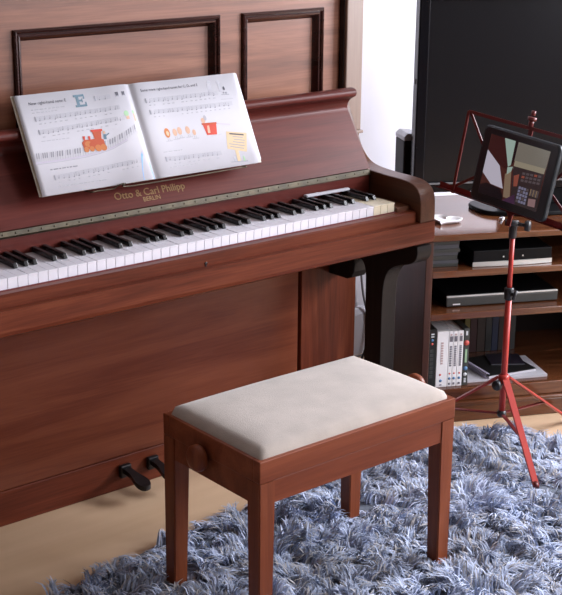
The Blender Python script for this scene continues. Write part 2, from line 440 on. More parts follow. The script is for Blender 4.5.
# keys: 85 notes, A to A
KW = .0235
kz = .716
for i in range(50):
    x1 = -i*KW-.0005; x0 = -(i+1)*KW+.0005
    kbm = MB().box(x0, x1, 0, .0022, .690, kz-.003, .0004, 1); kbm.box(x0, x1, -.0015, .1415, kz-.0030, kz+random.uniform(-.0003, .0003), .0007, 2)
    kbm.box(x0+.001, x1-.001, .002, .1415, .695, kz-.0035)
    pp('white_key', kbm, 'ivory_old' if i < 3 else 'ivory')
nb = 0
for i in range(49):
    if i % 7 in (0, 1, 3, 4, 6):
        xc = -(i+1)*KW + {0: .0012, 1: -.0, 3: .0012, 4: -.0012, 6: -.0012}[i % 7]
        b = bmesh.new()
        a, t = .0052, .0045
        pts = [(xc-a, .048, kz+.0005), (xc+a, .048, kz+.0005), (xc+a, .1415, kz+.0005), (xc-a, .1415, kz+.0005),
               (xc-t, .0535, kz+.0115), (xc+t, .0535, kz+.0115), (xc+t, .1415, kz+.0125), (xc-t, .1415, kz+.0125)]
        V = [b.verts.new(p) for p in pts]
        for f in ((3, 2, 1, 0), (4, 5, 6, 7), (0, 1, 5, 4), (1, 2, 6, 5), (2, 3, 7, 6), (3, 0, 4, 7)): b.faces.new([V[j] for j in f])
        bmesh.ops.bevel(b, geom=b.edges[:], offset=.0011, segments=2, affect='EDGES', profile=.5)
        pp('black_key', b, 'blackkey')
# pedals
for x in (-.628, -.545):
    pd = MB()
    outl = catmull([(x-.011, .297), (x-.010, .26), (x-.015, .235), (x-.018, .215), (x-.013, .198), (x, .193), (x+.013, .198), (x+.018, .215), (x+.015, .235), (x+.010, .26), (x+.011, .297)], 3)
    b = bmesh.new()
    zf = lambda y: .064-.016*((.297-y)/.105)**1.6
    A = [b.verts.new((p.x, p.y, zf(p.y))) for p in outl]; B = [b.verts.new((p.x, p.y, zf(p.y)-.013)) for p in outl]
    b.faces.new(A); b.faces.new(B[::-1])
    for j in range(len(A)): b.faces.new((A[j], A[(j+1) % len(A)], B[(j+1) % len(A)], B[j]))
    bmesh.ops.recalc_face_normals(b, faces=b.faces[:])
    pd.merge(b); pd.box(x-.016, x+.016, .288, .3015, .036, .070, .003)
    pp('pedal', pd, 'pedal')

# thin white strip lying over the back of the black keys
sm = MB(); b = bmesh.new()
q = [(-.180, .126), (-.040, .1225), (-.038, .1335), (-.183, .1385)]
A = [b.verts.new((x, y, kz+.0135)) for x, y in q]; B = [b.verts.new((x, y, kz+.0195)) for x, y in q]
b.faces.new(A[::-1]); b.faces.new(B)
for j in range(4): b.faces.new((A[j], A[(j+1) % 4], B[(j+1) % 4], B[j]))
bmesh.ops.bevel(b, geom=b.edges[:], offset=.0015, segments=2, affect='EDGES')
tag(obj('white_strip', b, 'paper'), 'thin white strip lying across the black keys at the treble end', 'strip')

# ------------------------------------------------------------------ the music book
U0 = Vector((-.628, 0, 0)); sl = .45
bu = Vector((0, sl, 1)).normalized(); bn = Vector((0, -1, sl)).normalized()
BB = Vector((-.628, .193+sl*(.8345-.962), .8345))
book = thing('music_book', 'open piano tutor book with a cartoon train, resting on the fallboard', 'book', BB)
LW, RW, BH = .293, .307, .2245
def skew(v): return -.009*(v/BH)
def bp(u, v, h): return Vector((u+skew(v)+.001, 0, 0))+bu*v+bn*h
def hl(u):   # left page height: stack of pages swelling to the spine
    t = -u/LW
    return .0065+.0042*math.exp(-((t-.14)/.14)**2)-.0045*math.exp(-(t/.03)**2)
def hr(u):
    t = u/RW
    return .0055+.0035*math.exp(-((t-.10)/.12)**2)-.005*math.exp(-(t/.03)**2)
def page_block(w, hf, sign, m, inset=0):
    b = bmesh.new(); n = 40; T_, Bo = [], []
    us = [sign*(w)*(i/n)**1.6 for i in range(n+1)]
    rad = .008
    for u in us:
        d = max(0, abs(u)-(w-rad)); c = (rad-math.sqrt(max(0, rad*rad-d*d))) if (d > 0 and sign > 0) else 0
        T_.append((b.verts.new(bp(u, c, hf(u))), b.verts.new(bp(u, BH-c*.3, hf(u)))))
        Bo.append((b.verts.new(bp(u, c, .0012)), b.verts.new(bp(u, BH-c*.3, .0012))))
    for i in range(n):
        f = b.faces.new((T_[i][0], T_[i+1][0], T_[i+1][1], T_[i][1])); f.smooth = True
        for k in (0, 1):
            f = b.faces.new((T_[i][k], T_[i+1][k], Bo[i+1][k], Bo[i][k])); f.material_index = 1
        f = b.faces.new((Bo[i][0], Bo[i+1][0], Bo[i+1][1], Bo[i][1])); f.material_index = 1
    for i in (0, n):
        f = b.faces.new((T_[i][0], T_[i][1], Bo[i][1], Bo[i][0])); f.material_index = 1
    bmesh.ops.recalc_face_normals(b, faces=b.faces[:])
    return b
lpage = obj('left_pages', page_block(LW, hl, -1, None), ['paper', 'paperedge'], book)
rpage = obj('right_pages', page_block(RW, hr, 1, None), ['paper', 'paperedge'], book)
# loose under-page peeping out at the left, and the cover
cv = MB(); b = bmesh.new()
for (a0, a1, h0, h1) in ((-LW-.004, RW+.001, 0, .0012),):
    A = [b.verts.new(bp(*p, h0)) for p in ((a0, .001), (a1, .001), (a1, BH+.001), (a0, BH+.001))]
    B = [b.verts.new(bp(*p, h1)) for p in ((a0, .001), (a1, .001), (a1, BH+.001), (a0, BH+.001))]
    b.faces.new(A); b.faces.new(B[::-1])
    for j in range(4): b.faces.new((A[j], A[(j+1) % 4], B[(j+1) % 4], B[j]))
bmesh.ops.recalc_face_normals(b, faces=b.faces[:])
tag(obj('cover', b, 'paperedge', book), 'cream cover edge behind the pages')

INK = ['ink', 'ink_dark', 'p_blue', 'p_orange', 'p_red', 'p_amber', 'p_peach', 'p_yellow', 'p_sky', 'p_green', 'p_violet', 'ink_pale']
class Print:
    def __init__(s, w, hf, sign): s.m = MB(); s.w = w; s.hf = hf; s.sign = sign; s.lay = 0
    def P(s, u, v, lift=.0003):
        uu = (u-1)*s.w if s.sign < 0 else u*s.w
        return bp(uu, v*BH, s.hf(uu)+lift)
    def poly(s, pts, ink, lift=.0003):
        s.m.slot = INK.index(ink); s.m.poly([s.P(u, v, lift) for u, v in pts])
    def strip(s, top, bot, ink, lift=.0003):
        s.m.slot = INK.index(ink)
        for i in range(len(top)-1): s.m.poly([s.P(*q, lift) for q in (bot[i], bot[i+1], top[i+1], top[i])])
    def line(s, a, b, th, ink, n=8, lift=.0003):
        pts = [(a[0]+(b[0]-a[0])*i/n, a[1]+(b[1]-a[1])*i/n) for i in range(n+1)]
        s.strip([(u, v+th/2) for u, v in pts], [(u, v-th/2) for u, v in pts], ink, lift)
    def disc(s, u, v, ru, rv, ink, n=14, lift=.0003, rot=0):
        s.poly([(u+ru*math.cos(t)*math.cos(rot)-rv*math.sin(t)*math.sin(rot), v+ru*math.cos(t)*math.sin(rot)+rv*math.sin(t)*math.cos(rot)) for t in [2*math.pi*k/n for k in range(n)]], ink, lift)
    def stave(s, a, b, seed, words=True):
        rnd = random.Random(seed); g = .0095
        for k in range(5): s.line((a[0], a[1]+(k-2)*g), (b[0], b[1]+(k-2)*g), .0032, 'ink_pale')
        s.disc(a[0]+.012, a[1], .007, .028, 'ink', lift=.0004)
        n = int((b[0]-a[0])/.042)
        for i in range(1, n):
            t = i/n; u = a[0]+(b[0]-a[0])*t; v = a[1]+(b[1]-a[1])*t+rnd.choice((-2.5, -2, -1.5, -1))*g
            s.disc(u, v, .0055, .0065, 'ink', lift=.0004); s.line((u+.004, v+.016), (u+.0065, v+.016), .03, 'ink', 1, .0004)
            if i % 4 == 0: s.line((u+.02, v*0+a[1]+(b[1]-a[1])*t), (u+.0225, a[1]+(b[1]-a[1])*t), 4*g, 'ink', 1, .0004)
            if words and rnd.random() < .8: s.line((u-.012, a[1]+(b[1]-a[1])*t-.052), (u+rnd.uniform(.0, .012), a[1]+(b[1]-a[1])*t-.052), .009, 'ink_pale', 1)
    def words(s, u0, u1, v, h, ink, seed):
        rnd = random.Random(seed); u = u0
        while u < u1:
            w_ = rnd.uniform(.012, .04); s.line((u, v), (min(u+w_, u1), v), h, ink, 2); u += w_+.009
    def text(s, body, u0, u1, v, ink, vh=None):
        b = text_mesh(body, .02, 0); x0, x1, ya, yb = bounds(b); s.m.slot = INK.index(ink)
        k = (u1-u0)/(x1-x0); kv = (vh/(yb-ya)) if vh else k*s.w/BH
        for q in b.verts: q.co = s.P(u0+(q.co.x-x0)*k, v+(q.co.y-ya)*kv, .0004)
        s.m.merge(b)
# left page
p = Print(LW, hl, -1)
p.text('New right-hand note: E', .105, .42, .883, 'ink_dark')
p.words(.11, .40, .845, .008, 'ink_pale', 1)
p.words(.11, .32, .815, .006, 'ink_pale', 12)
# big slab letter E
for r_ in (((.488, .832), (.503, .832), (.530, .940), (.512, .940)),):
    pass
E0 = [(.500, .835), (.528, .835), (.528, .950), (.500, .950)]
p.poly([(.503, .828), (.529, .828), (.529, .945), (.503, .945)], 'p_blue')
p.poly([(.487, .925), (.580, .925), (.580, .947), (.487, .947)], 'p_blue', .0004); p.poly([(.566, .900), (.580, .900), (.580, .926), (.570, .926)], 'p_blue', .0004)
p.poly([(.487, .822), (.587, .822), (.587, .843), (.487, .843)], 'p_blue', .0004); p.poly([(.573, .842), (.587, .842), (.587, .868), (.577, .868)], 'p_blue', .0004)
p.poly([(.528, .876), (.558, .876), (.558, .895), (.528, .895)], 'p_blue', .0004); p.poly([(.548, .866), (.558, .866), (.558, .905), (.552, .905)], 'p_blue', .0005)
p.stave((.655, .89), (.80, .892), 3, False)
for u0 in (.843, .902):
    p.poly([(u0, .878), (u0+.034, .878), (u0+.034, .928), (u0, .928)], 'ink_pale')
    for k in (0, .5): p.poly([(u0+.005+k*.026, .890), (u0+.016+k*.026, .890), (u0+.016+k*.026, .928), (u0+.005+k*.026, .928)], 'ink_dark', .0004)
p.stave((.112, .752), (.855, .772), 4); p.stave((.112, .62), (.868, .660), 5)
p.words(.12, .36, .53, .006, 'ink_pale', 6)
kt = [(.035, .422), (.13, .419), (.227, .418), (.345, .417), (.467, .420), (.59, .440), (.718, .471), (.84, .522), (.958, .590)]
kbt = [(.024, .335), (.12, .333), (.208, .332), (.33, .335), (.45, .341), (.58, .358), (.70, .385), (.83, .44), (.956, .511)]
def itp(L_, t):
    t *= len(L_)-1; i = min(int(t), len(L_)-2); f = t-i
    return (L_[i][0]+(L_[i+1][0]-L_[i][0])*f, L_[i][1]+(L_[i+1][1]-L_[i][1])*f)
for i in range(8):
    pass
nk = 44
for i in range(nk):
    t0, t1 = (i+.0)/nk, (i+.16)/nk
    a, c = itp(kt, t0), itp(kbt, t0); a2, c2 = itp(kt, t1), itp(kbt, t1)
    p.poly([c, c2, a2, a], 'ink_pale')
    if i % 7 in (0, 1, 3, 4, 5):
        t0, t1 = (i+.72)/nk, (i+1.22)/nk
        if t1 <= 1:
            a, a2 = itp(kt, t0), itp(kt, t1); c, c2 = itp(kbt, t0), itp(kbt, t1)
            mid = lambda A, B: (A[0]+(B[0]-A[0])*.62, A[1]+(B[1]-A[1])*.62)
            p.poly([mid(a, c), mid(a2, c2), a2, a], 'ink', .0004)
p.strip([(u, v) for u, v in kbt], [(u-.003, v-.014) for u, v in kbt], 'p_violet')
p.strip([(u-.002, v-.018) for u, v in kbt], [(u-.004, v-.024) for u, v in kbt], 'ink_pale')
# orange steam engine on the keyboard road
eng = [(.455, .395), (.64, .385), (.640, .470), (.625, .480), (.640, .565), (.560, .570), (.565, .490), (.530, .487), (.478, .492), (.448, .465)]
p.poly(eng, 'p_orange', .0006)
p.poly([(.470, .49), (.482, .49), (.490, .528), (.466, .528)], 'p_red', .0007); p.poly([(.515, .486), (.530, .486), (.534, .522), (.512, .522)], 'p_red', .0007)
p.poly([(.552, .560), (.650, .556), (.652, .578), (.550, .582)], 'p_red', .0007)
for u, r_ in ((.472, .022), (.52, .022), (.575, .028), (.622, .028)): p.disc(u, .392, r_, r_*1.25, 'p_amber', lift=.0008)
p.disc(.50, .445, .03, .03, 'p_amber', lift=.0007)
p.poly([(.645, .47), (.668, .468), (.672, .520), (.650, .522)], 'p_blue', .0007); p.line((.66, .50), (.70, .525), .012, 'p_blue', 2, .0008); p.disc(.660, .54, .012, .016, 'p_peach', lift=.0007)
p.words(.125, .365, .246, .011, 'ink', 8)
p.stave((.132, .163), (.905, .206), 9); p.words(.146, .575, .070, .007, 'ink_pale', 10)
# tree and sky corner near the fold
p.disc(.895, .70, .022, .030, 'p_green'); p.poly([(.885, .64), (.915, .64), (.912, .68), (.888, .68)], 'p_peach'); p.poly([(.955, .62), (.975, .60), (.975, .70), (.96, .70)], 'p_peach'); p.disc(.965, .71, .012, .02, 'p_green')
p.poly([(.880, .005), (.992, .005), (.988, .17), (.940, .30), (.918, .26), (.890, .10)], 'p_sky')
p.poly([(.938, .24), (.950, .25), (.952, .31), (.936, .30)], 'p_violet', .0004)
tag(obj('left_print', p.m, INK, lpage), 'left page print: letter E, staves and orange train on a keyboard road')
# right page
p = Print(RW, hr, 1)
p.text('Some more right-hand tunes for C, D, and E', .08, .606, .893, 'ink_dark')
p.stave((.088, .805), (.77, .805), 21); p.stave((.099, .682), (.882, .676), 22)
p.line((.69, .86), (.73, .86), .10, 'ink_pale', 1); p.disc(.71, .93, .014, .018, 'ink_pale'); p.line((.80, .78), (.875, .775), .006, 'ink', 2)
p.disc(.80, .92, .016, .02, 'ink_pale'); p.line((.79, .86), (.815, .86), .09, 'ink_pale', 1); p.disc(.84, .845, .010, .022, 'ink_dark', lift=.0004); p.disc(.85, .795, .010, .012, 'ink', lift=.0004); p.disc(.828, .800, .008, .012, 'ink', lift=.0004)
p.line((.785, .73), (.90, .725), .004, 'ink_pale', 2)
for u, v, r_, c_ in ((.208, .449, .026, 'p_amber'), (.279, .446, .020, 'p_peach'), (.325, .455, .021, 'p_peach'), (.399, .453, .021, 'p_peach'), (.452, .42, .016, 'p_peach')):
    p.disc(u, v, r_, r_*2.0, c_)
    p.disc(u+.003, v-.005, r_*.5, r_*1.0, 'p_yellow' if c_ == 'p_amber' else 'p_peach', lift=.0004)
    for d in (-.008, .008): p.line((u+d-.001, v-r_*2-.018), (u+d+.001, v-r_*2-.018), .03, 'ink', 1)
    p.line((u-.03, v-r_*2-.034), (u+.03, v-r_*2-.034), .005, 'ink_pale', 1)
p.poly([(.562, .372), (.655, .365), (.676, .484), (.548, .490)], 'p_red'); p.poly([(.575, .39), (.598, .39), (.604, .47), (.585, .47)], 'p_peach', .0005)
p.poly([(.54, .485), (.68, .478), (.68, .496), (.54, .503)], 'p_orange', .0005)
p.line((.676, .482), (.80, .452), .014, 'p_violet', 3); p.disc(.563, .53, .02, .03, 'p_peach'); p.disc(.585, .555, .015, .03, 'ink_pale')
p.line((.60, .355), (.70, .362), .004, 'ink_pale', 2)
p.poly([(.712, .198), (.884, .136), (.934, .338), (.744, .384)], 'p_yellow'); p.poly([(.775, .05), (.805, .05), (.808, .178), (.778, .188)], 'p_yellow', .0004)
for k, (f0, f1) in enumerate(((.15, .85), (.3, .8), (.35, .9), (.3, .88), (.1, .9), (.15, .85))):
    t = .12+k*.145
    a = (.744+(.712-.744)*t, .384+(.198-.384)*t); c_ = (.934+(.884-.934)*t, .338+(.136-.338)*t)
    p.line((a[0]+(c_[0]-a[0])*f0, a[1]+(c_[1]-a[1])*f0), (a[0]+(c_[0]-a[0])*f1, a[1]+(c_[1]-a[1])*f1), .015 if k == 0 else .008, 'ink_dark' if k == 0 else 'ink', 2, .0005)
p.line((.71, .052), (.87, .038), .006, 'ink', 2); p.poly([(.83, .045), (.85, .045), (.846, .10), (.838, .10)], 'p_green', .0004); p.disc(.755, .08, .012, .03, 'ink_pale')
p.words(.123, .30, .256, .006, 'ink_pale', 23); p.stave((.118, .180), (.645, .166), 24); p.words(.138, .40, .092, .006, 'ink_pale', 25)
tag(obj('right_print', p.m, INK, rpage), 'right page print: staves, eggs, red saucepan and yellow signboard')

# ------------------------------------------------------------------ the bench
BO, BY = (-.8185, -.4973, 0), .0114
BL, BW, BZ = .5505, .3276, .4111
bench = thing('piano_bench', 'reddish brown wooden piano bench with beige velvet cushion standing on the rug', 'bench', BO, BY)
def bq(n, mb, m, par=bench): return obj(n, mb, m, par)
fr = MB(); fr.box(0, BL, 0, .022, .3635, BZ, .002); fr.box(0, BL, BW-.022, BW, .3635, BZ, .002)
fr.box(0, .022, .0215, BW-.0215, .3635, BZ, .002); fr.box(BL-.022, BL, .0215, BW-.0215, .3635, BZ, .002)
bq('seat_rim', fr, 'bench')
for nm, (a, b, c_, d) in (('f', (.034, BL-.034, .002, .020)), ('b', (.034, BL-.034, BW-.020, BW-.002)), ('l', (.002, .020, .034, BW-.034)), ('r', (BL-.020, BL-.002, .034, BW-.034))):
    bq('apron', MB().box(a, b, c_, d, .314, .3633, .0012), 'bench')
def bleg(ix, iy):
    b = bmesh.new(); t, u = .040, .034
    def sq(z, w_):
        xs_ = (0, w_) if ix == 0 else (BL-w_, BL); ys_ = (0, w_) if iy == 0 else (BW-w_, BW)
        return [b.verts.new(q_) for q_ in ((xs_[0], ys_[0], z), (xs_[1], ys_[0], z), (xs_[1], ys_[1], z), (xs_[0], ys_[1], z))]
    r0, r1, r2 = sq(0.012, u), sq(.312, t), sq(.3632, t)
    b.faces.new(r0[::-1]); b.faces.new(r2)
    for A, B in ((r0, r1), (r1, r2)):
        for k_ in range(4): b.faces.new((A[k_], A[(k_+1) % 4], B[(k_+1) % 4], B[k_]))
    bmesh.ops.recalc_face_normals(b, faces=b.faces[:])
    bmesh.ops.bevel(b, geom=[e for e in b.edges if abs(e.verts[0].co.z-e.verts[1].co.z) > .01], offset=.002, segments=2, affect='EDGES')
    return b
for ix in (0, 1):
    for iy in (0, 1): bq('leg', bleg(ix, iy), 'bench_leg')
# cushion: domed pad
b = bmesh.new(); nx, ny = 40, 26; g = {}
ins = .006
for i in range(nx+1):
    for j in range(ny+1):
        a, c_ = i/nx*2-1, j/ny*2-1
        x = BL/2+(BL/2-ins)*a; y = BW/2+(BW/2-ins)*c_
        ea = (1-abs(a)**7); ec = (1-abs(c_)**5)
        z = BZ-.004+0.034*max(0, min(ea, ec))**.34*(.82+.18*(1-a*a)*(1-c_*c_)) + .0012*math.sin(9*x+3)*math.sin(13*y)
        g[i, j] = b.verts.new((x, y, z))
for i in range(nx):
    for j in range(ny):
        f = b.faces.new((g[i, j], g[i+1, j], g[i+1, j+1], g[i, j+1])); f.smooth = True
ring = [g[i, 0] for i in range(nx+1)]+[g[nx, j] for j in range(1, ny+1)]+[g[i, ny] for i in range(nx-1, -1, -1)]+[g[0, j] for j in range(ny-1, 0, -1)]
low = [b.verts.new((v.co.x, v.co.y, BZ-.03)) for v in ring]
for k_ in range(len(ring)): b.faces.new((ring[k_], low[k_], low[(k_+1) % len(ring)], ring[(k_+1) % len(ring)]))
b.faces.new(low)
bmesh.ops.recalc_face_normals(b, faces=b.faces[:])
bq('cushion', b, 'velvet')
for s_, x in ((-1, 0), (1, BL)):
    kn = MB()
    T = Matrix.Translation((x, BW*.56 if s_ < 0 else BW*.43, .362 if s_ < 0 else .392)) @ Matrix.Rotation(R(90*s_), 4, 'Y')
    kn.lathe([(.012, -.002), (.012, .008), (.027, .009), (.029, .013), (.0285, .022), (.025, .027), (.016, .030), (0, .031)], T, 28)
    bq('height_knob', kn, 'bench_leg')

# ------------------------------------------------------------------ the rug
rug_pts = [(-1.30, -.27), (-1.20, -.145), (-1.05, -.082), (-.86, -.045), (-.72, -.018), (-.40, .000), (-.05, .015), (.20, .034), (.315, .026), (.385, -.05), (.435, -.17), (.475, -.40), (.49, -.75), (.44, -1.25), (-.4, -1.35), (-1.25, -1.25), (-1.34, -.75)]
rug_out = [(p_.x, p_.y) for p_ in catmull([(x, y, 0) for x, y in rug_pts], 4, True)]
rug = thing('shaggy_rug', 'blue grey shaggy rug under the piano bench', 'rug', (-.4, -.6, 0))
RO = (-.4, -.6, 0)
RB = MB().prism([(x, y) for x, y in rug_out], .0, .010, axis='Z')
obj('rug_backing', RB, 'rugbase', rug, RO)
cb_, sb_ = math.cos(BY), math.sin(BY)
PRESSED = [(BO[0]+x*cb_-y*sb_, BO[1]+x*sb_+y*cb_) for x in (.018, BL-.018) for y in (.018, BW-.018)]+[(.18, -.365), (.165, .105)]
def make_pile():
    rng = np.random.default_rng(5)
    poly = np.array(rug_out)
    def inside(p):
        x, y = p[:, 0], p[:, 1]; c_ = np.zeros(len(p), bool); j = len(poly)-1
        for i in range(len(poly)):
            xi, yi = poly[i]; xj, yj = poly[j]
            hit = ((yi > y) != (yj > y)) & (x < (xj-xi)*(y-yi)/(yj-yi+1e-12)+xi)
            c_ ^= hit; j = i
        return c_
    nt = 6400
    t = np.empty((0, 2))
    while len(t) < nt:
        q_ = rng.uniform((-1.36, -1.36), (.5, .08), (nt*2, 2)); t = np.vstack([t, q_[inside(q_)]])
    t = t[:nt]
    # coherent lean of the tufts: a few waves added together
    ang = 2.0*np.sin(7*t[:, 0]+3*t[:, 1]+.4)+1.6*np.sin(5*t[:, 1]-9*t[:, 0]+1.7)+1.0*np.sin(19*t[:, 0]+15*t[:, 1])+rng.normal(0, .9, nt)
    lean = np.clip(rng.normal(.032, .010, nt), .010, .052)
    hgt = rng.uniform(.020, .046, nt)
    hgt *= .95+.35*np.sin(31*t[:, 0]+13*t[:, 1]+1)*np.sin(27*t[:, 1]-17*t[:, 0])+.25*np.sin(9*t[:, 0]+2)*np.sin(12*t[:, 1])
    press = np.ones(nt)
    for px, py in PRESSED:
        dd = np.hypot(t[:, 0]-px, t[:, 1]-py); press = np.minimum(press, np.clip((dd-.015)/.045, .25, 1))
    hgt *= press; lean *= .5+.5*press
    per = 20
    tint = .5+.5*np.sin(6*t[:, 0]-8*t[:, 1]+2)*np.sin(11*t[:, 0]+5*t[:, 1])
    N_ = nt*per
    idx = np.repeat(np.arange(nt), per)
    off = rng.normal(0, .0085, (N_, 2))
    base = t[idx]+off
    a = ang[idx]+rng.normal(0, .28, N_)
    ln = lean[idx]*rng.uniform(.7, 1.25, N_); h = hgt[idx]*rng.uniform(.75, 1.12, N_)
    d = np.stack([np.cos(a), np.sin(a)], 1)
    # strands gather towards the tip of their tuft
    tipo = -off*rng.uniform(.35, .8, N_)[:, None]
    wd = rng.uniform(.0012, .0026, N_)
    sa = a+math.pi/2+rng.normal(0, .5, N_); sd = np.stack([np.cos(sa), np.sin(sa)], 1)
    K_ = 4
    V = np.zeros((N_, K_, 2, 3), np.float32)
    for k_ in range(K_):
        f = k_/(K_-1)
        xy = base+d*(ln*f**1.6)[:, None]+tipo*f
        z = .006+h*(1-(1-f)**1.5)-.010*f**3*(ln/.03)
        w_ = wd*(1-.72*f**2)
        for s_, sg in ((0, -1), (1, 1)):
            V[:, k_, s_, :2] = xy+sd*(w_*sg)[:, None]; V[:, k_, s_, 2] = z
    V[..., 0] -= RO[0]; V[..., 1] -= RO[1]
    V[..., 2] = np.maximum(V[..., 2], .004)
    nv = N_*K_*2
    o0 = (np.arange(N_)*K_*2)[:, None]
    F = np.concatenate([np.stack([o0[:, 0]+2*k_, o0[:, 0]+2*k_+1, o0[:, 0]+2*k_+3, o0[:, 0]+2*k_+2], 1)[:, None, :] for k_ in range(K_-1)], 1).reshape(-1, 4)
    me = bpy.data.meshes.new('pile')
    me.vertices.add(nv); me.vertices.foreach_set('co', V.reshape(-1))
    nf = len(F)
    me.loops.add(nf*4); me.loops.foreach_set('vertex_index', F.reshape(-1).astype(np.int32))
    me.polygons.add(nf); me.polygons.foreach_set('loop_start', np.arange(0, nf*4, 4, dtype=np.int32))
    try: me.polygons.foreach_set('loop_total', np.full(nf, 4, np.int32))
    except Exception: pass
    u = rng.random(N_)*.55+tint[idx]*.25+rng.random(nt)[idx]*.2
    mi = np.where(u > .66, 1, np.where(u > .40, 0, np.where(u > .27, 2, 3))).astype(np.int32)
    for nme in ('pile_a', 'pile_b', 'pile_c', 'pile_d'): me.materials.append(M[nme])
    me.polygons.foreach_set('material_index', np.repeat(mi, K_-1))
    me.polygons.foreach_set('use_smooth', np.ones(nf, bool))
    me.update(); me.validate()
    o = bpy.data.objects.new('pile', me); C.objects.link(o); o.parent = rug; o['kind'] = 'stuff'
make_pile()

# ------------------------------------------------------------------ the low media stand (set at an angle in the corner)
TH = R(-25.5); SA = Vector((.442, .053, 0))
se = Vector((math.cos(TH), math.sin(TH), 0)); sn = Vector((-math.sin(TH), math.cos(TH), 0))
def S(e, o, z=0): return SA+se*e+sn*o+Vector((0, 0, z))
SE0, SE1, SD = -.200, .66, .45
stand = thing('media_stand', 'low dark wooden media stand with open shelves, angled in the corner', 'media stand', S(0, 0), TH)
def sq_(n, mb, m, par=stand): return obj(n, mb, m, par)
sq_('top', MB().box(SE0-.002, SE1+.002, -.004, SD, .538, .556, .003), 'stand')
for a, b in ((SE0, SE0+.021), (SE1-.021, SE1)): sq_('side_panel', MB().box(a, b, 0, SD-.001, 0, .5375, .002), 'stand_side_shaded')
for z0, z1 in ((.432, .451), (.308, .328), (.062, .100)):
    sq_('shelf', MB().box(SE0+.0215, SE1-.0215, .002, SD-.012, z0, z1, .002), 'stand')
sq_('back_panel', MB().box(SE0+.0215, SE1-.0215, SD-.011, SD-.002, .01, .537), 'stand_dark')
pl = MB().box(SE0+.0215, SE1-.0215, -.004, .016, .0, .050, .003); pl.box(SE0+.0215, SE1-.0215, -.010, .016, .050, .0615, .004)
sq_('plinth', pl, 'stand')
def on_stand(name, label, cat, e, o, z, rz=0, group=None):
    return thing(name, label, cat, S(e, o, z), TH+rz, group)

# television
tv = on_stand('television', 'large black flat screen television on the media stand', 'television', .211, .235, .5565, R(-2.5))
TW0, TW1, TZ0, TZ1 = -.375, .375, .064, .640
fr = MB(); bz = .032
fr.box(TW0, TW0+bz, -.020, .020, TZ0, TZ1, .004); fr.box(TW1-bz, TW1, -.020, .020, TZ0, TZ1, .004)
fr.box(TW0+bz, TW1-bz, -.020, .020, TZ0, TZ0+.030, .003); fr.box(TW0+bz, TW1-bz, -.020, .020, TZ1-bz, TZ1, .003)
obj('bezel', fr, 'tvbezel', tv)
obj('screen', MB().box(TW0+bz-.001, TW1-bz+.001, -.012, .01, TZ0+.029, TZ1-bz+.001), 'tvscreen', tv)
bk = MB().box(TW0+.02, TW1-.02, .0205, .045, TZ0+.02, TZ1-.02, .008); bk.box(TW0+.15, TW1-.15, .045, .075, TZ0+.06, TZ1-.12, .01)
obj('back_shell', bk, 'tvbody', tv)
tr = MB().box(TW0+bz, TW1-bz, -.0215, -.0195, TZ0+.024, TZ0+.029); tr.box(TW0-.0025, TW0+.001, -.004, .006, .375, .390, .001)
obj('trim_strip', tr, 'tvtrim', tv)
ft = MB().box(-.10, .22, .00, .03, .012, .12, .004); ft.prism([(p_.x, p_.y) for p_ in catmull([(-.17, -.04), (-.12, -.075), (.0, -.09), (.12, -.075), (.21, -.04), (.21, .07), (0, .10), (-.17, .07)], 4, True)], 0, .013, 'Z', .003)
obj('foot', ft, 'tvbody', tv)

# slim upright speaker behind the left edge of the television
sp = on_stand('slim_speaker', 'slim black upright box with perforated grey top, behind the television', 'speaker', -.154, .325, .5565)
obj('housing', MB().box(-.021, .021, -.03, .05, 0, .205, .004), 'tvbody', sp)
gr = MB().prism([(-.021, .2055), (.021, .2055), (.021, .224), (-.010, .226), (-.021, .216)], -.03, .05, 'Y')
for i in range(4):
    for j in range(3): gr.box(-.016+i*.009, -.011+i*.009, -.0315, -.029, .2075+j*.006, .2115+j*.006)
obj('grille', gr, 'mesh', sp)
obj('light_strip', MB().box(.003, .007, -.0315, -.0295, .03, .205, .0008), 'tvtrim', sp)

# heart dish
dh = on_stand('heart_dish', 'white heart shaped ceramic dish on top of the media stand', 'dish', -.098, .138, .5565, R(-35))
def heart(s_):
    return [(s_*.0028*16*math.sin(t)**3, s_*.0028*(13*math.cos(t)-5*math.cos(2*t)-2*math.cos(3*t)-math.cos(4*t))) for t in [2*math.pi*k_/48 for k_ in range(48)]]
b = bmesh.new(); rings = [[b.verts.new((x, y, z)) for x, y in heart(s_)] for s_, z in ((.80, 0), (1.0, .006), (1.06, .0105), (1.0, .011), (.88, .006), (.3, .0045))]
for A, B in zip(rings, rings[1:]):
    for k_ in range(48):
        f = b.faces.new((A[k_], A[(k_+1) % 48], B[(k_+1) % 48], B[k_])); f.smooth = True
b.faces.new(rings[0][::-1]); b.faces.new(rings[-1])
bmesh.ops.remove_doubles(b, verts=b.verts[:], dist=1e-5)
bmesh.ops.recalc_face_normals(b, faces=b.faces[:])
obj('dish_body', b, 'ceramic', dh)

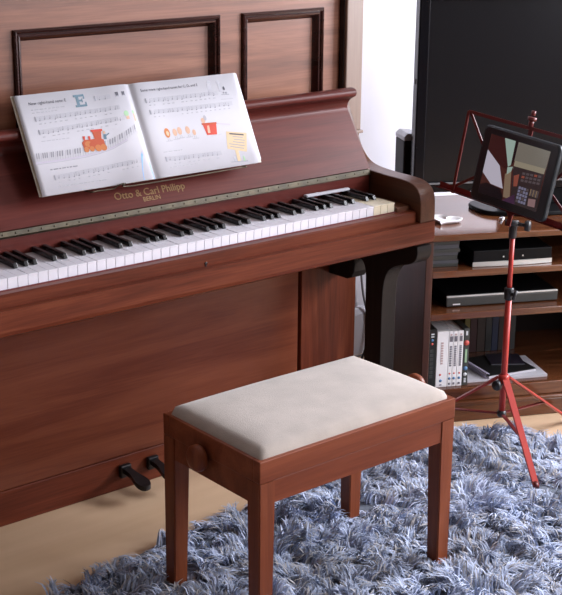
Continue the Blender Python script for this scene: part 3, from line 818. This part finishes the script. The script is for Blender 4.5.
# upper shelf: leaflets and the set-top box
zz = .4513
nl = 7
pos = ('lowest', 'second from the bottom', 'third from the bottom', 'middle', 'third from the top', 'second from the top', 'topmost')
random.seed(3)
for i in range(nl):
    t_ = .0085+.002*(i % 3)
    o = obj('leaflet', MB().box(-.043, .043, -.09, .09, 0, t_, .0008), 'leaf_grey' if i % 2 else 'case_grey')
    o.location = S(-.130+random.uniform(-.003, .003), .135+random.uniform(-.004, .004), zz); o.rotation_euler = (0, 0, TH+R(random.uniform(-1.5, 1.5)))
    n_ = ['grey', 'dark'][i % 2 == 0]
    tag(o, '%s leaflet pile on the upper shelf, %s of the stack' % (n_, pos[i]), 'leaflet', 'stack of leaflets on the upper shelf')
    zz += t_+.0002
sb = on_stand('set_top_box', 'black set-top box with a pale front strip on the upper shelf', 'set-top box', .0665, .115, .4513)
obj('housing', MB().box(-.118, .118, -.088, .09, .002, .046, .003), 'tvbody', sb)
fs = catmull([(-.119, -.089, 0), (-.06, -.0935, 0), (0, -.095, 0), (.06, -.0935, 0), (.119, -.089, 0)], 4)
obj('front_strip', MB().prism([(p_.x, p_.y) for p_ in fs]+[(.119, -.0885), (-.119, -.0885)], .001, .014, 'Z'), 'silver', sb)
tg = MB()
for x, c_ in ((-.03, 0), (.028, 0)): tg.box(x, x+.004, -.0900, -.0885, .024, .028)
obj('indicator', tg, 'silver', sb)

# middle shelf: disc player
dp = on_stand('disc_player', 'slim silver disc player on the middle shelf', 'disc player', .054, .17, .3283)
obj('housing', MB().box(-.168, .168, -.112, .11, .003, .034, .003), 'tvbody', dp)
fp = MB().box(-.169, .169, -.119, -.1125, .002, .0275, .002)
obj('front_panel', fp, 'silver_dark', dp)
obj('front_ledge', MB().box(-.169, .169, -.119, -.1125, .028, .0335, .0015), 'silver', dp)
obj('badge', MB().box(-.150, -.128, -.1200, -.1188, .007, .0105), 'case_white', dp)

# bottom shelf: disc cases standing at the left
def spine_case(name, label, e0, e1, hgt, mat, lean=0, marks=None):
    w_ = e1-e0
    o = on_stand(name, label, 'disc case', (e0+e1)/2, .022, .1003, 0, 'disc cases on the bottom shelf')
    cm = MB().box(-w_/2, w_/2, 0, .136, 0, hgt, .0012)
    obj('case', cm, mat, o)
    if marks:
        pm = MB(); mats = []
        for (kind, c_, *a) in marks:
            if c_ not in mats: mats.append(c_)
            pm.slot = mats.index(c_)
            if kind == 'box': pm.box(a[0]-a[1]/2, a[0]+a[1]/2, -.0008, .0003, a[2], a[3])
            if kind == 'disc': pm.lathe([(a[2], 0), (a[2], .0009), (0, .0009)], Matrix.Translation((a[0], .0002, a[1])) @ Matrix.Rotation(R(90), 4, 'X'), 16)
            if kind == 'vtext':
                tb = text_mesh(a[0], .01, .0002); x0, x1, ya, yb = bounds(tb); k_ = (a[3]-a[2])/(x1-x0); kk = a[4]/(yb-ya)
                for v in tb.verts: v.co = Vector((a[1]-a[4]/2+(v.co.y-ya)*kk*1, -.0006, a[3]-(v.co.x-x0)*k_))
                pm.merge(tb)
        obj('spine_print', pm, mats, o)
    return o
bars = lambda c_, x, w_, z0, z1, n: [('box', c_, x, w_, z0+(z1-z0)*i/n, z0+(z1-z0)*(i+.7)/n) for i in range(n)]
spine_case('disc_case', 'thick black disc case with small coloured marks, beside the stand side panel', -.1775, -.1492, .176, 'case_black', 0,
           [('box', 'dot_white', .001, .009, .160, .164), ('box', 'dot_white', .001, .009, .153, .156), ('disc', 'dot_blue', .0, .144, .0038), ('disc', 'dot_red', .0, .133, .0035)]+bars('case_grey', .0, .010, .03, .12, 7))
spine_case('disc_case', 'widest white disc case, right of the thick black case', -.1485, -.1145, .168, 'case_white', 0,
           bars('print_pale', -.001, .007, .070, .138, 9)+[('disc', 'dot_red', -.004, .038, .0032), ('disc', 'dot_blue', -.002, .020, .0042), ('box', 'print_grey', -.002, .007, .006, .009)])
for nm, e0, e1, seed in (('first slim white disc case right of the widest white case', -.1137, -.1010, 1), ('middle slim white disc case of the three', -.1003, -.0873, 2), ('slim white disc case beside the black case with a red disc mark', -.0866, -.0695, 3)):
    spine_case('disc_case', nm, e0, e1, .167, 'case_white', 0,
               bars('print_grey', .001, .0062, .062, .125, 8+seed)+[('box', 'print_grey', .0012, .0085, .136, .152), ('box', 'print_pale', .0008, .006, .154, .159), ('disc', 'dot_red', .0, .040, .0026), ('disc', 'dot_blue', .0, .025, .0040), ('box', 'print_grey', 0, .006, .006, .012)])
spine_case('disc_case', 'dark disc case with a red disc mark, right end of the row', -.0686, -.0515, .172, 'case_grey', 0,
           [('disc', 'dot_red', 0, .129, .0080), ('box', 'dot_white', 0, .006, .152, .165), ('box', 'p_green', 0, .006, .07, .11), ('disc', 'dot_blue', 0, .052, .0065), ('disc', 'dot_white', 0, .034, .0055)]+bars('dot_white', 0, .006, .01, .024, 3))
# books at the back
bk_list = [('bk_yellow', .017, .196, 'olive yellow book'), ('bk_maroon', .022, .188, 'maroon book'), ('bk_brown', .026, .192, 'brown book'), ('bk_black', .020, .183, 'black book'), ('bk_navy', .020, .198, 'navy blue book'), ('bk_brown', .024, .176, 'short brown book'), ('bk_black', .03, .19, 'thick black book')]
where = ('leftmost of the back row on the bottom shelf', 'right of the olive yellow one at the back of the bottom shelf', 'between the maroon and black ones at the back of the bottom shelf', 'left of the navy one at the back of the bottom shelf', 'behind the red pole at the back of the bottom shelf', 'right of the navy one at the back of the bottom shelf', 'rightmost of the back row on the bottom shelf')
x = .035
for (m_, w_, h_, l_), wh in zip(bk_list, where):
    o = on_stand('book', l_+', '+wh, 'book', x+w_/2, .28, .1003, 0, 'books at the back of the bottom shelf')
    cvr = MB(); cvr.box(-w_/2, w_/2, 0, .003, 0, h_, .001); cvr.box(-w_/2, -w_/2+.002, .003, .14, 0, h_); cvr.box(w_/2-.002, w_/2, .003, .14, 0, h_)
    obj('cover', cvr, m_, o); obj('pages', MB().box(-w_/2+.0022, w_/2-.0022, .0032, .136, .002, h_-.003), 'paperedge', o)
    x += w_+.0012
# papers and notebooks lying in front of them
def flat(name, label, cat, e, o_, z, w_, d_, t_, rz, m_, edge=None):
    t = on_stand(name, label, cat, e, o_, z, rz)
    obj('pages', MB().box(-w_/2, w_/2, -d_/2, d_/2, 0, t_, .0006), edge or m_, t)
    if edge:
        obj('cover', MB().box(-w_/2, w_/2, -d_/2, d_/2, t_+.0001, t_+.0013), m_, t)
    return t
flat('magazine', 'white magazine lying flat at the bottom of the bottom shelf pile', 'magazine', .079, .120, .1003, .248, .165, .0065, 0, 'paper', 'paper')
nbk = on_stand('spiral_notebook', 'dark spiral bound notebook lying on the white magazine beside the disc cases', 'notebook', .0836, .127, .1085, R(11))
obj('pages', MB().box(-.080, .0825, -.0775, .0775, 0, .0075, .0006), 'paper', nbk)
obj('cover', MB().box(-.081, .0830, -.078, .078, .0077, .0092, .0004), 'bk_black', nbk)
cl = MB()
for k_ in range(18):
    y = -.072+k_*.0085
    cl.tube([(-.083+.0075*math.cos(a), y, .0085+.0075*math.sin(a)) for a in [R(20+q_*40) for q_ in range(9)]], .0017, 6)
obj('spiral', cl, 'spiral_wire', nbk)
flat('booklet', 'dark thin booklet lying askew on top of the spiral notebook', 'booklet', .115, .150, .1180, .10, .085, .003, R(-9), 'nb_violet', 'leaf_grey')

# ------------------------------------------------------------------ the red music stand
MP = Vector((.309, -.1237, 0))
ms = thing('music_stand', 'red folding music stand with tripod legs in front of the media stand', 'music stand', MP)
lo = lambda v: tuple(Vector(v)-MP)
lower = MB().tube([(0, 0, .104), (0, 0, .445)], .0085, 16)
obj('lower_tube', lower, 'red', ms)
obj('upper_tube', MB().tube([(0, 0, .43), (0, 0, .618)], .0065, 14), 'red', ms)
cl = MB().lathe([(.0115, .432), (.013, .436), (.013, .462), (.0105, .466)], None, 18)
cl.tube([(0, -.010, .449), (-.006, -.026, .452)], .005, 10); cl.tube([(-.012, -.026, .440), (-.004, -.028, .464)], .0045, 8)
obj('height_clamp', cl, 'blackpl', ms)
hub = MB().lathe([(.012, .196), (.015, .200), (.015, .218), (.011, .222)], None, 18)
obj('leg_collar', hub, 'red', ms)
kn = MB().lathe([(.006, .010), (.006, .020), (.0135, .021), (.0140, .030), (.012, .034), (0, .035)], Matrix.Translation((0, 0, .196)) @ Matrix.Rotation(R(182), 4, 'Z') @ Matrix.Rotation(R(90), 4, 'Y'), 18)
obj('collar_knob', kn, 'blackpl', ms)
obj('strut_collar', MB().lathe([(.010, .100), (.0125, .104), (.0125, .114), (.009, .118)], None, 16), 'blackpl', ms)
feet = [(.1844, -.3564, .02), (.5733, -.1148, .006), (.1692, .1002, .02)]
for fpt in feet:
    F_ = Vector(lo(fpt)); k_ = 1.18 if fpt[0] > .5 else 1.04; F_.x *= k_; F_.y *= k_; d = Vector((F_.x, F_.y, 0)).normalized(); sd = Vector((-d.y, d.x, 0))
    A0 = d*.016+Vector((0, 0, .211))
    ax = (F_-A0).normalized(); nrm = sd.cross(ax).normalized()
    b = bmesh.new(); ww, tt = .0098, .0030
    r0 = [b.verts.new(A0+sd*i*ww+nrm*j*tt) for i, j in ((-1, -1), (1, -1), (1, 1), (-1, 1))]
    r1 = [b.verts.new(F_+sd*i*ww*.85+nrm*j*tt) for i, j in ((-1, -1), (1, -1), (1, 1), (-1, 1))]
    b.faces.new(r0[::-1]); b.faces.new(r1)
    for k_ in range(4): b.faces.new((r0[k_], r0[(k_+1) % 4], r1[(k_+1) % 4], r1[k_]))
    bmesh.ops.recalc_face_normals(b, faces=b.faces[:]); bmesh.ops.bevel(b, geom=b.edges[:], offset=.0012, segments=2, affect='EDGES')
    lg = obj('leg', b, 'red', ms)
    obj('foot_cap', MB().tube([F_-ax*.012, F_+ax*.004], .0075, 10), 'red_dark', lg)
    mid = A0+(F_-A0)*.57
    stx = MB(); st0 = d*.012+Vector((0, 0, .108)); b = bmesh.new(); ax2 = (mid-st0).normalized(); n2 = sd.cross(ax2).normalized()
    r0 = [b.verts.new(st0+sd*i*.005+n2*j*.0015) for i, j in ((-1, -1), (1, -1), (1, 1), (-1, 1))]; r1 = [b.verts.new(mid+sd*i*.005+n2*j*.0015) for i, j in ((-1, -1), (1, -1), (1, 1), (-1, 1))]
    b.faces.new(r0[::-1]); b.faces.new(r1)
    for k_ in range(4): b.faces.new((r0[k_], r0[(k_+1) % 4], r1[(k_+1) % 4], r1[k_]))
    bmesh.ops.recalc_face_normals(b, faces=b.faces[:])
    obj('strut', b, 'red_dark', ms)
# desk clamp on the pole
hc = MB().lathe([(.0095, .600), (.0105, .604), (.0105, .634), (.008, .640)], None, 16)
hc.tube([(-.012, .016, .640), (.004, -.014, .640)], .009, 12); hc.tube([(.004, -.014, .640), (.012, -.028, .637)], .005, 10)
obj('desk_clamp', hc, 'blackpl', ms)
obj('clamp_knob', MB().lathe([(.0135, 0), (.0145, .003), (.0145, .011), (.011, .014), (0, .0145)], Matrix.Translation((.012, -.030, .637)) @ Matrix.Rotation(R(-60), 4, 'Z') @ Matrix.Rotation(R(90), 4, 'Y'), 14), 'blackpl', ms)
obj('clamp_bolt', MB().lathe([(.0105, 0), (.0115, .005), (.008, .012), (0, .013)], Matrix.Translation((-.014, .022, .643)) @ Matrix.Rotation(R(125), 4, 'Z') @ Matrix.Rotation(R(70), 4, 'Y'), 14), 'steel', ms)
# the wire desk, tilted back
TC = Vector((.25605, -.16585, .78777)); te = Vector((.01903, -.99672, -.0787)).normalized(); tu = Vector((.17434, -.0742, .98189)).normalized(); tn = tu.cross(te)
if tn.x < 0: tn = -tn
def D(a, b_, off=.012): return tuple(TC+te*a+tu*b_+tn*off-MP)
def flatbar(a, b_, w_, t_, off=.012):
    p0, p1 = Vector(D(*a, off)), Vector(D(*b_, off)); ax = (p1-p0).normalized(); s_ = tn.cross(ax).normalized()
    b = bmesh.new()
    r0 = [b.verts.new(p0+s_*i*w_+tn*j*t_) for i, j in ((-1, -1), (1, -1), (1, 1), (-1, 1))]; r1 = [b.verts.new(p1+s_*i*w_+tn*j*t_) for i, j in ((-1, -1), (1, -1), (1, 1), (-1, 1))]
    b.faces.new(r0[::-1]); b.faces.new(r1)
    for k_ in range(4): b.faces.new((r0[k_], r0[(k_+1) % 4], r1[(k_+1) % 4], r1[k_]))
    bmesh.ops.recalc_face_normals(b, faces=b.faces[:]); return b
for bars_ in (((-.205, .112), (.205, .116), .0045),):
    obj('top_bar', flatbar(*bars_[:2], bars_[2], .0012, .016), 'red_dark', ms)
for a, b_ in (((-.204, .114), (-.197, -.105)), ((.204, .116), (.197, -.105))): obj('side_bar', flatbar(a, b_, .0040, .0012, .0135), 'red_dark', ms)
for a, b_ in (((-.200, .110), (.0, -.115)), ((.200, .112), (.0, -.115)), ((-.197, -.085), (.0, .045)), ((.197, -.085), (.0, .045))): obj('brace', flatbar(a, b_, .0036, .0010, .019), 'red_dark', ms)
obj('spine_bar', flatbar((0, -.14), (0, .118), .0065, .0015, .0225), 'red_dark', ms)
kb_ = MB().tube([D(0, .118, .016), D(0, .135, .016)], .007, 10); kb_.tube([D(0, .134, .016), D(0, .142, .016)], .0115, 12); kb_.tube([D(0, .146, .016), D(0, .158, .016)], .006, 10)
obj('top_knob', kb_, 'red_dark', ms)
# ledge with a turned-up lip on which the tablet stands
lb = bmesh.new(); rows = []
for o_, b_ in ((.018, -.086), (.018, -.1000), (.0005, -.1012), (.0002, -.0990)):
    rows.append((lb.verts.new(D(-.250, b_, o_)), lb.verts.new(D(.235, b_, o_))))
for A, B in zip(rows, rows[1:]): lb.faces.new((A[0], A[1], B[1], B[0]))
bmesh.ops.solidify(lb, geom=lb.faces[:], thickness=.0014)
obj('ledge', lb, 'red_dark', ms)

# the tablet leaning on the desk
tab = thing('tablet', 'black framed tablet with a room view in flat patches, leaning on the red music stand', 'tablet', tuple(TC-tu*.095))
TO = TC-tu*.095
tw, thh = .121, .095
def TT(a, b_, off): return TC+te*a+tu*b_+tn*off-TO
def rrect(w_, h_, r_, off):
    out = []
    for cx, cy, a0 in ((w_-r_, h_-r_, 0), (-w_+r_, h_-r_, 90), (-w_+r_, -h_+r_, 180), (w_-r_, -h_+r_, 270)):
        for k_ in range(6): out.append(TT(cx+r_*math.cos(R(a0+18*k_)), cy+r_*math.sin(R(a0+18*k_)), off))
    return out
def slab(rings_):
    b = bmesh.new(); rs = [[b.verts.new(q_) for q_ in r_] for r_ in rings_]
    for A, B in zip(rs, rs[1:]):
        for k_ in range(len(A)): b.faces.new((A[k_], A[(k_+1) % len(A)], B[(k_+1) % len(A)], B[k_]))
    b.faces.new(rs[0]); b.faces.new(rs[-1][::-1]); bmesh.ops.recalc_face_normals(b, faces=b.faces[:]); return b
obj('case', slab([rrect(tw, thh, .012, -.006), rrect(tw+.002, thh+.002, .013, -.003), rrect(tw+.002, thh+.002, .013, .007), rrect(tw-.004, thh-.004, .012, .0105)]), 'tabletcase', tab)
obj('bezel', slab([rrect(tw-.003, thh-.003, .011, -.0070), rrect(tw-.002, thh-.002, .011, -.0062)]), 'tabletpl', tab)
SW, SH = .0965, .0765
scr_cols = {'base': srgb(74, 38, 34), 'wood': srgb(58, 26, 26), 'white': srgb(205, 198, 214), 'mint': srgb(168, 190, 180), 'ceil': srgb(128, 122, 112), 'strip': srgb(158, 148, 128), 'shelf': srgb(52, 42, 44), 'col': srgb(140, 118, 98), 'lilac': srgb(128, 126, 152), 'cell': srgb(92, 82, 86), 'pink': srgb(150, 118, 120), 'rust': srgb(150, 80, 66), 'dark': srgb(24, 16, 22), 'purple': srgb(70, 42, 70)}
keys_ = list(scr_cols); smats = [emit('screen_'+k_, v, .55) for k_, v in scr_cols.items()]
sc = MB()  # room view built from flat emissive patches
def sp_(col, pts, lift):
    sc.slot = keys_.index(col); sc.poly([TT((u*2-1)*SW, (v*2-1)*SH, -.0072-lift*.00006) for u, v in pts])
sp_('base', [(0, 0), (1, 0), (1, 1), (0, 1)], 0)
sp_('wood', [(.02, 1), (.24, 1), (.42, .56), (.40, .50), (.26, .54), (0, .74)], 1)
sp_('ceil', [(.42, 1), (1, 1), (.99, .71), (.47, .685)], 1); sp_('dark', [(.42, 1), (.47, 1), (.47, .69), (.44, .60)], 2)
sp_('mint', [(.235, 1), (.42, 1), (.43, .60), (.39, .56)], 2)
sp_('white', [(0, .735), (.255, .535), (.391, .187), (.175, .202), (0, .35)], 2)
sp_('strip', [(.48, .69), (.985, .712), (.98, .615), (.48, .56)], 2)
sp_('shelf', [(.48, .60), (.98, .62), (1, 0), (.56, 0)], 3)
sp_('col', [(.371, .43), (.46, .52), (.54, .06), (.426, .06)], 3); sp_('mint', [(.385, .55), (.47, .585), (.46, .50), (.40, .43)], 3)
sp_('dark', [(.0, 0), (.42, 0), (.42, .06), (.36, .17), (.10, .20), (0, .14)], 3); sp_('purple', [(.42, 0), (.64, 0), (.60, .16), (.50, .07)], 4)
for r_ in range(5):
    for c_ in range(4):
        u0, v0 = .640+c_*.043, .050+r_*.055; sp_('cell' if (r_*3+c_) % 5 == 0 else 'lilac', [(u0, v0), (u0+.036, v0+.003), (u0+.035, v0+.045), (u0-.001, v0+.042)], 5)
for r_ in range(3):
    for c_ in range(5):
        u0, v0 = .645+c_*.064, .395+r_*.058+c_*.008; sp_('rust' if (r_, c_) in ((2, 3), (1, 0)) else 'cell', [(u0, v0), (u0+.048, v0+.005), (u0+.048, v0+.042), (u0, v0+.038)], 5)
for c_ in range(6): sp_('cell' if c_ % 2 else 'col', [(.832+c_*.024, .22), (.850+c_*.024, .22), (.850+c_*.024, .33), (.832+c_*.024, .33)], 5)
sp_('pink', [(.833, .17), (.95, .19), (.96, .06), (.845, .05)], 5); sp_('rust', [(.52, .45), (.60, .50), (.61, .30), (.55, .28)], 4)
obj('screen', sc, smats, tab)

# ------------------------------------------------------------------ cables by the wall in the gap beside the piano
o = obj('cable', MB().tube(catmull([(.520, .692, .37), (.521, .686, .31), (.526, .684, .25), (.534, .683, .20), (.548, .680, .14), (.553, .677, .09), (.546, .672, .03), (.530, .668, .005), (.47, .665, .0045)], 6), .0035, 8), 'cable_grey')
tag(o, 'grey cable hanging down the wall beside the piano', 'cable')
o = obj('cable', MB().tube(catmull([(.488, .600, .115), (.478, .595, .085), (.470, .598, .05), (.455, .600, .02), (.435, .602, .005), (.38, .604, .0045)], 6), .004, 8), 'cable_black')
tag(o, 'short black cable end curling up from the floor beside the piano', 'cable')

# ------------------------------------------------------------------ camera
f = 1370.95
cam = bpy.data.cameras.new('camera'); co = bpy.data.objects.new('camera', cam); C.objects.link(co)
cam.sensor_fit = 'HORIZONTAL'; cam.sensor_width = 36; cam.lens = 36*f/562
cr = Vector((.77706915, -.62935805, .00848382)); cu_ = Vector((.18383751, .2398343, .9532488)); cf = Vector((.60196952, .73918059, -.30206745))
mt = Matrix((cr, cu_, -cf)).transposed().to_4x4(); mt.translation = (-2.33135, -2.41579, 1.52338)
co.matrix_world = mt
cam.clip_start = .05
bpy.context.scene.camera = co

# ------------------------------------------------------------------ light: two unseen windows, invented for their light, and the sky beyond
def area(name, loc, rot, sx, sy, power, col):
    l = bpy.data.lights.new(name, 'AREA'); l.shape = 'RECTANGLE'; l.size = sx; l.size_y = sy; l.energy = power; l.color = col
    o = bpy.data.objects.new(name, l); C.objects.link(o); o.location = loc; o.rotation_euler = rot; return o
area('unseen_front_window_light', ((fx0+fx1)/2, WY0-.12, (fz0+fz1)/2), (R(90), 0, 0), fx1-fx0, fz1-fz0, 82, (.91, .925, 1))
area('unseen_right_window_light', (WX1+.12, (ry0+ry1)/2, (rz0+rz1)/2), (R(90), 0, R(90)), ry1-ry0, rz1-rz0, 235, (.91, .925, 1))
wd = bpy.data.worlds.new('world'); bpy.context.scene.world = wd; wd.use_nodes = True
bg = wd.node_tree.nodes['Background']; bg.inputs['Color'].default_value = (.75, .85, 1, 1); bg.inputs['Strength'].default_value = .15

vs = bpy.context.scene.view_settings
vs.view_transform = 'Standard'; vs.look = 'None'; vs.gamma = 1; vs.use_curve_mapping = False; vs.exposure = .17
bpy.context.scene.cycles.use_denoising = True
bpy.context.scene.cycles.max_bounces = 8
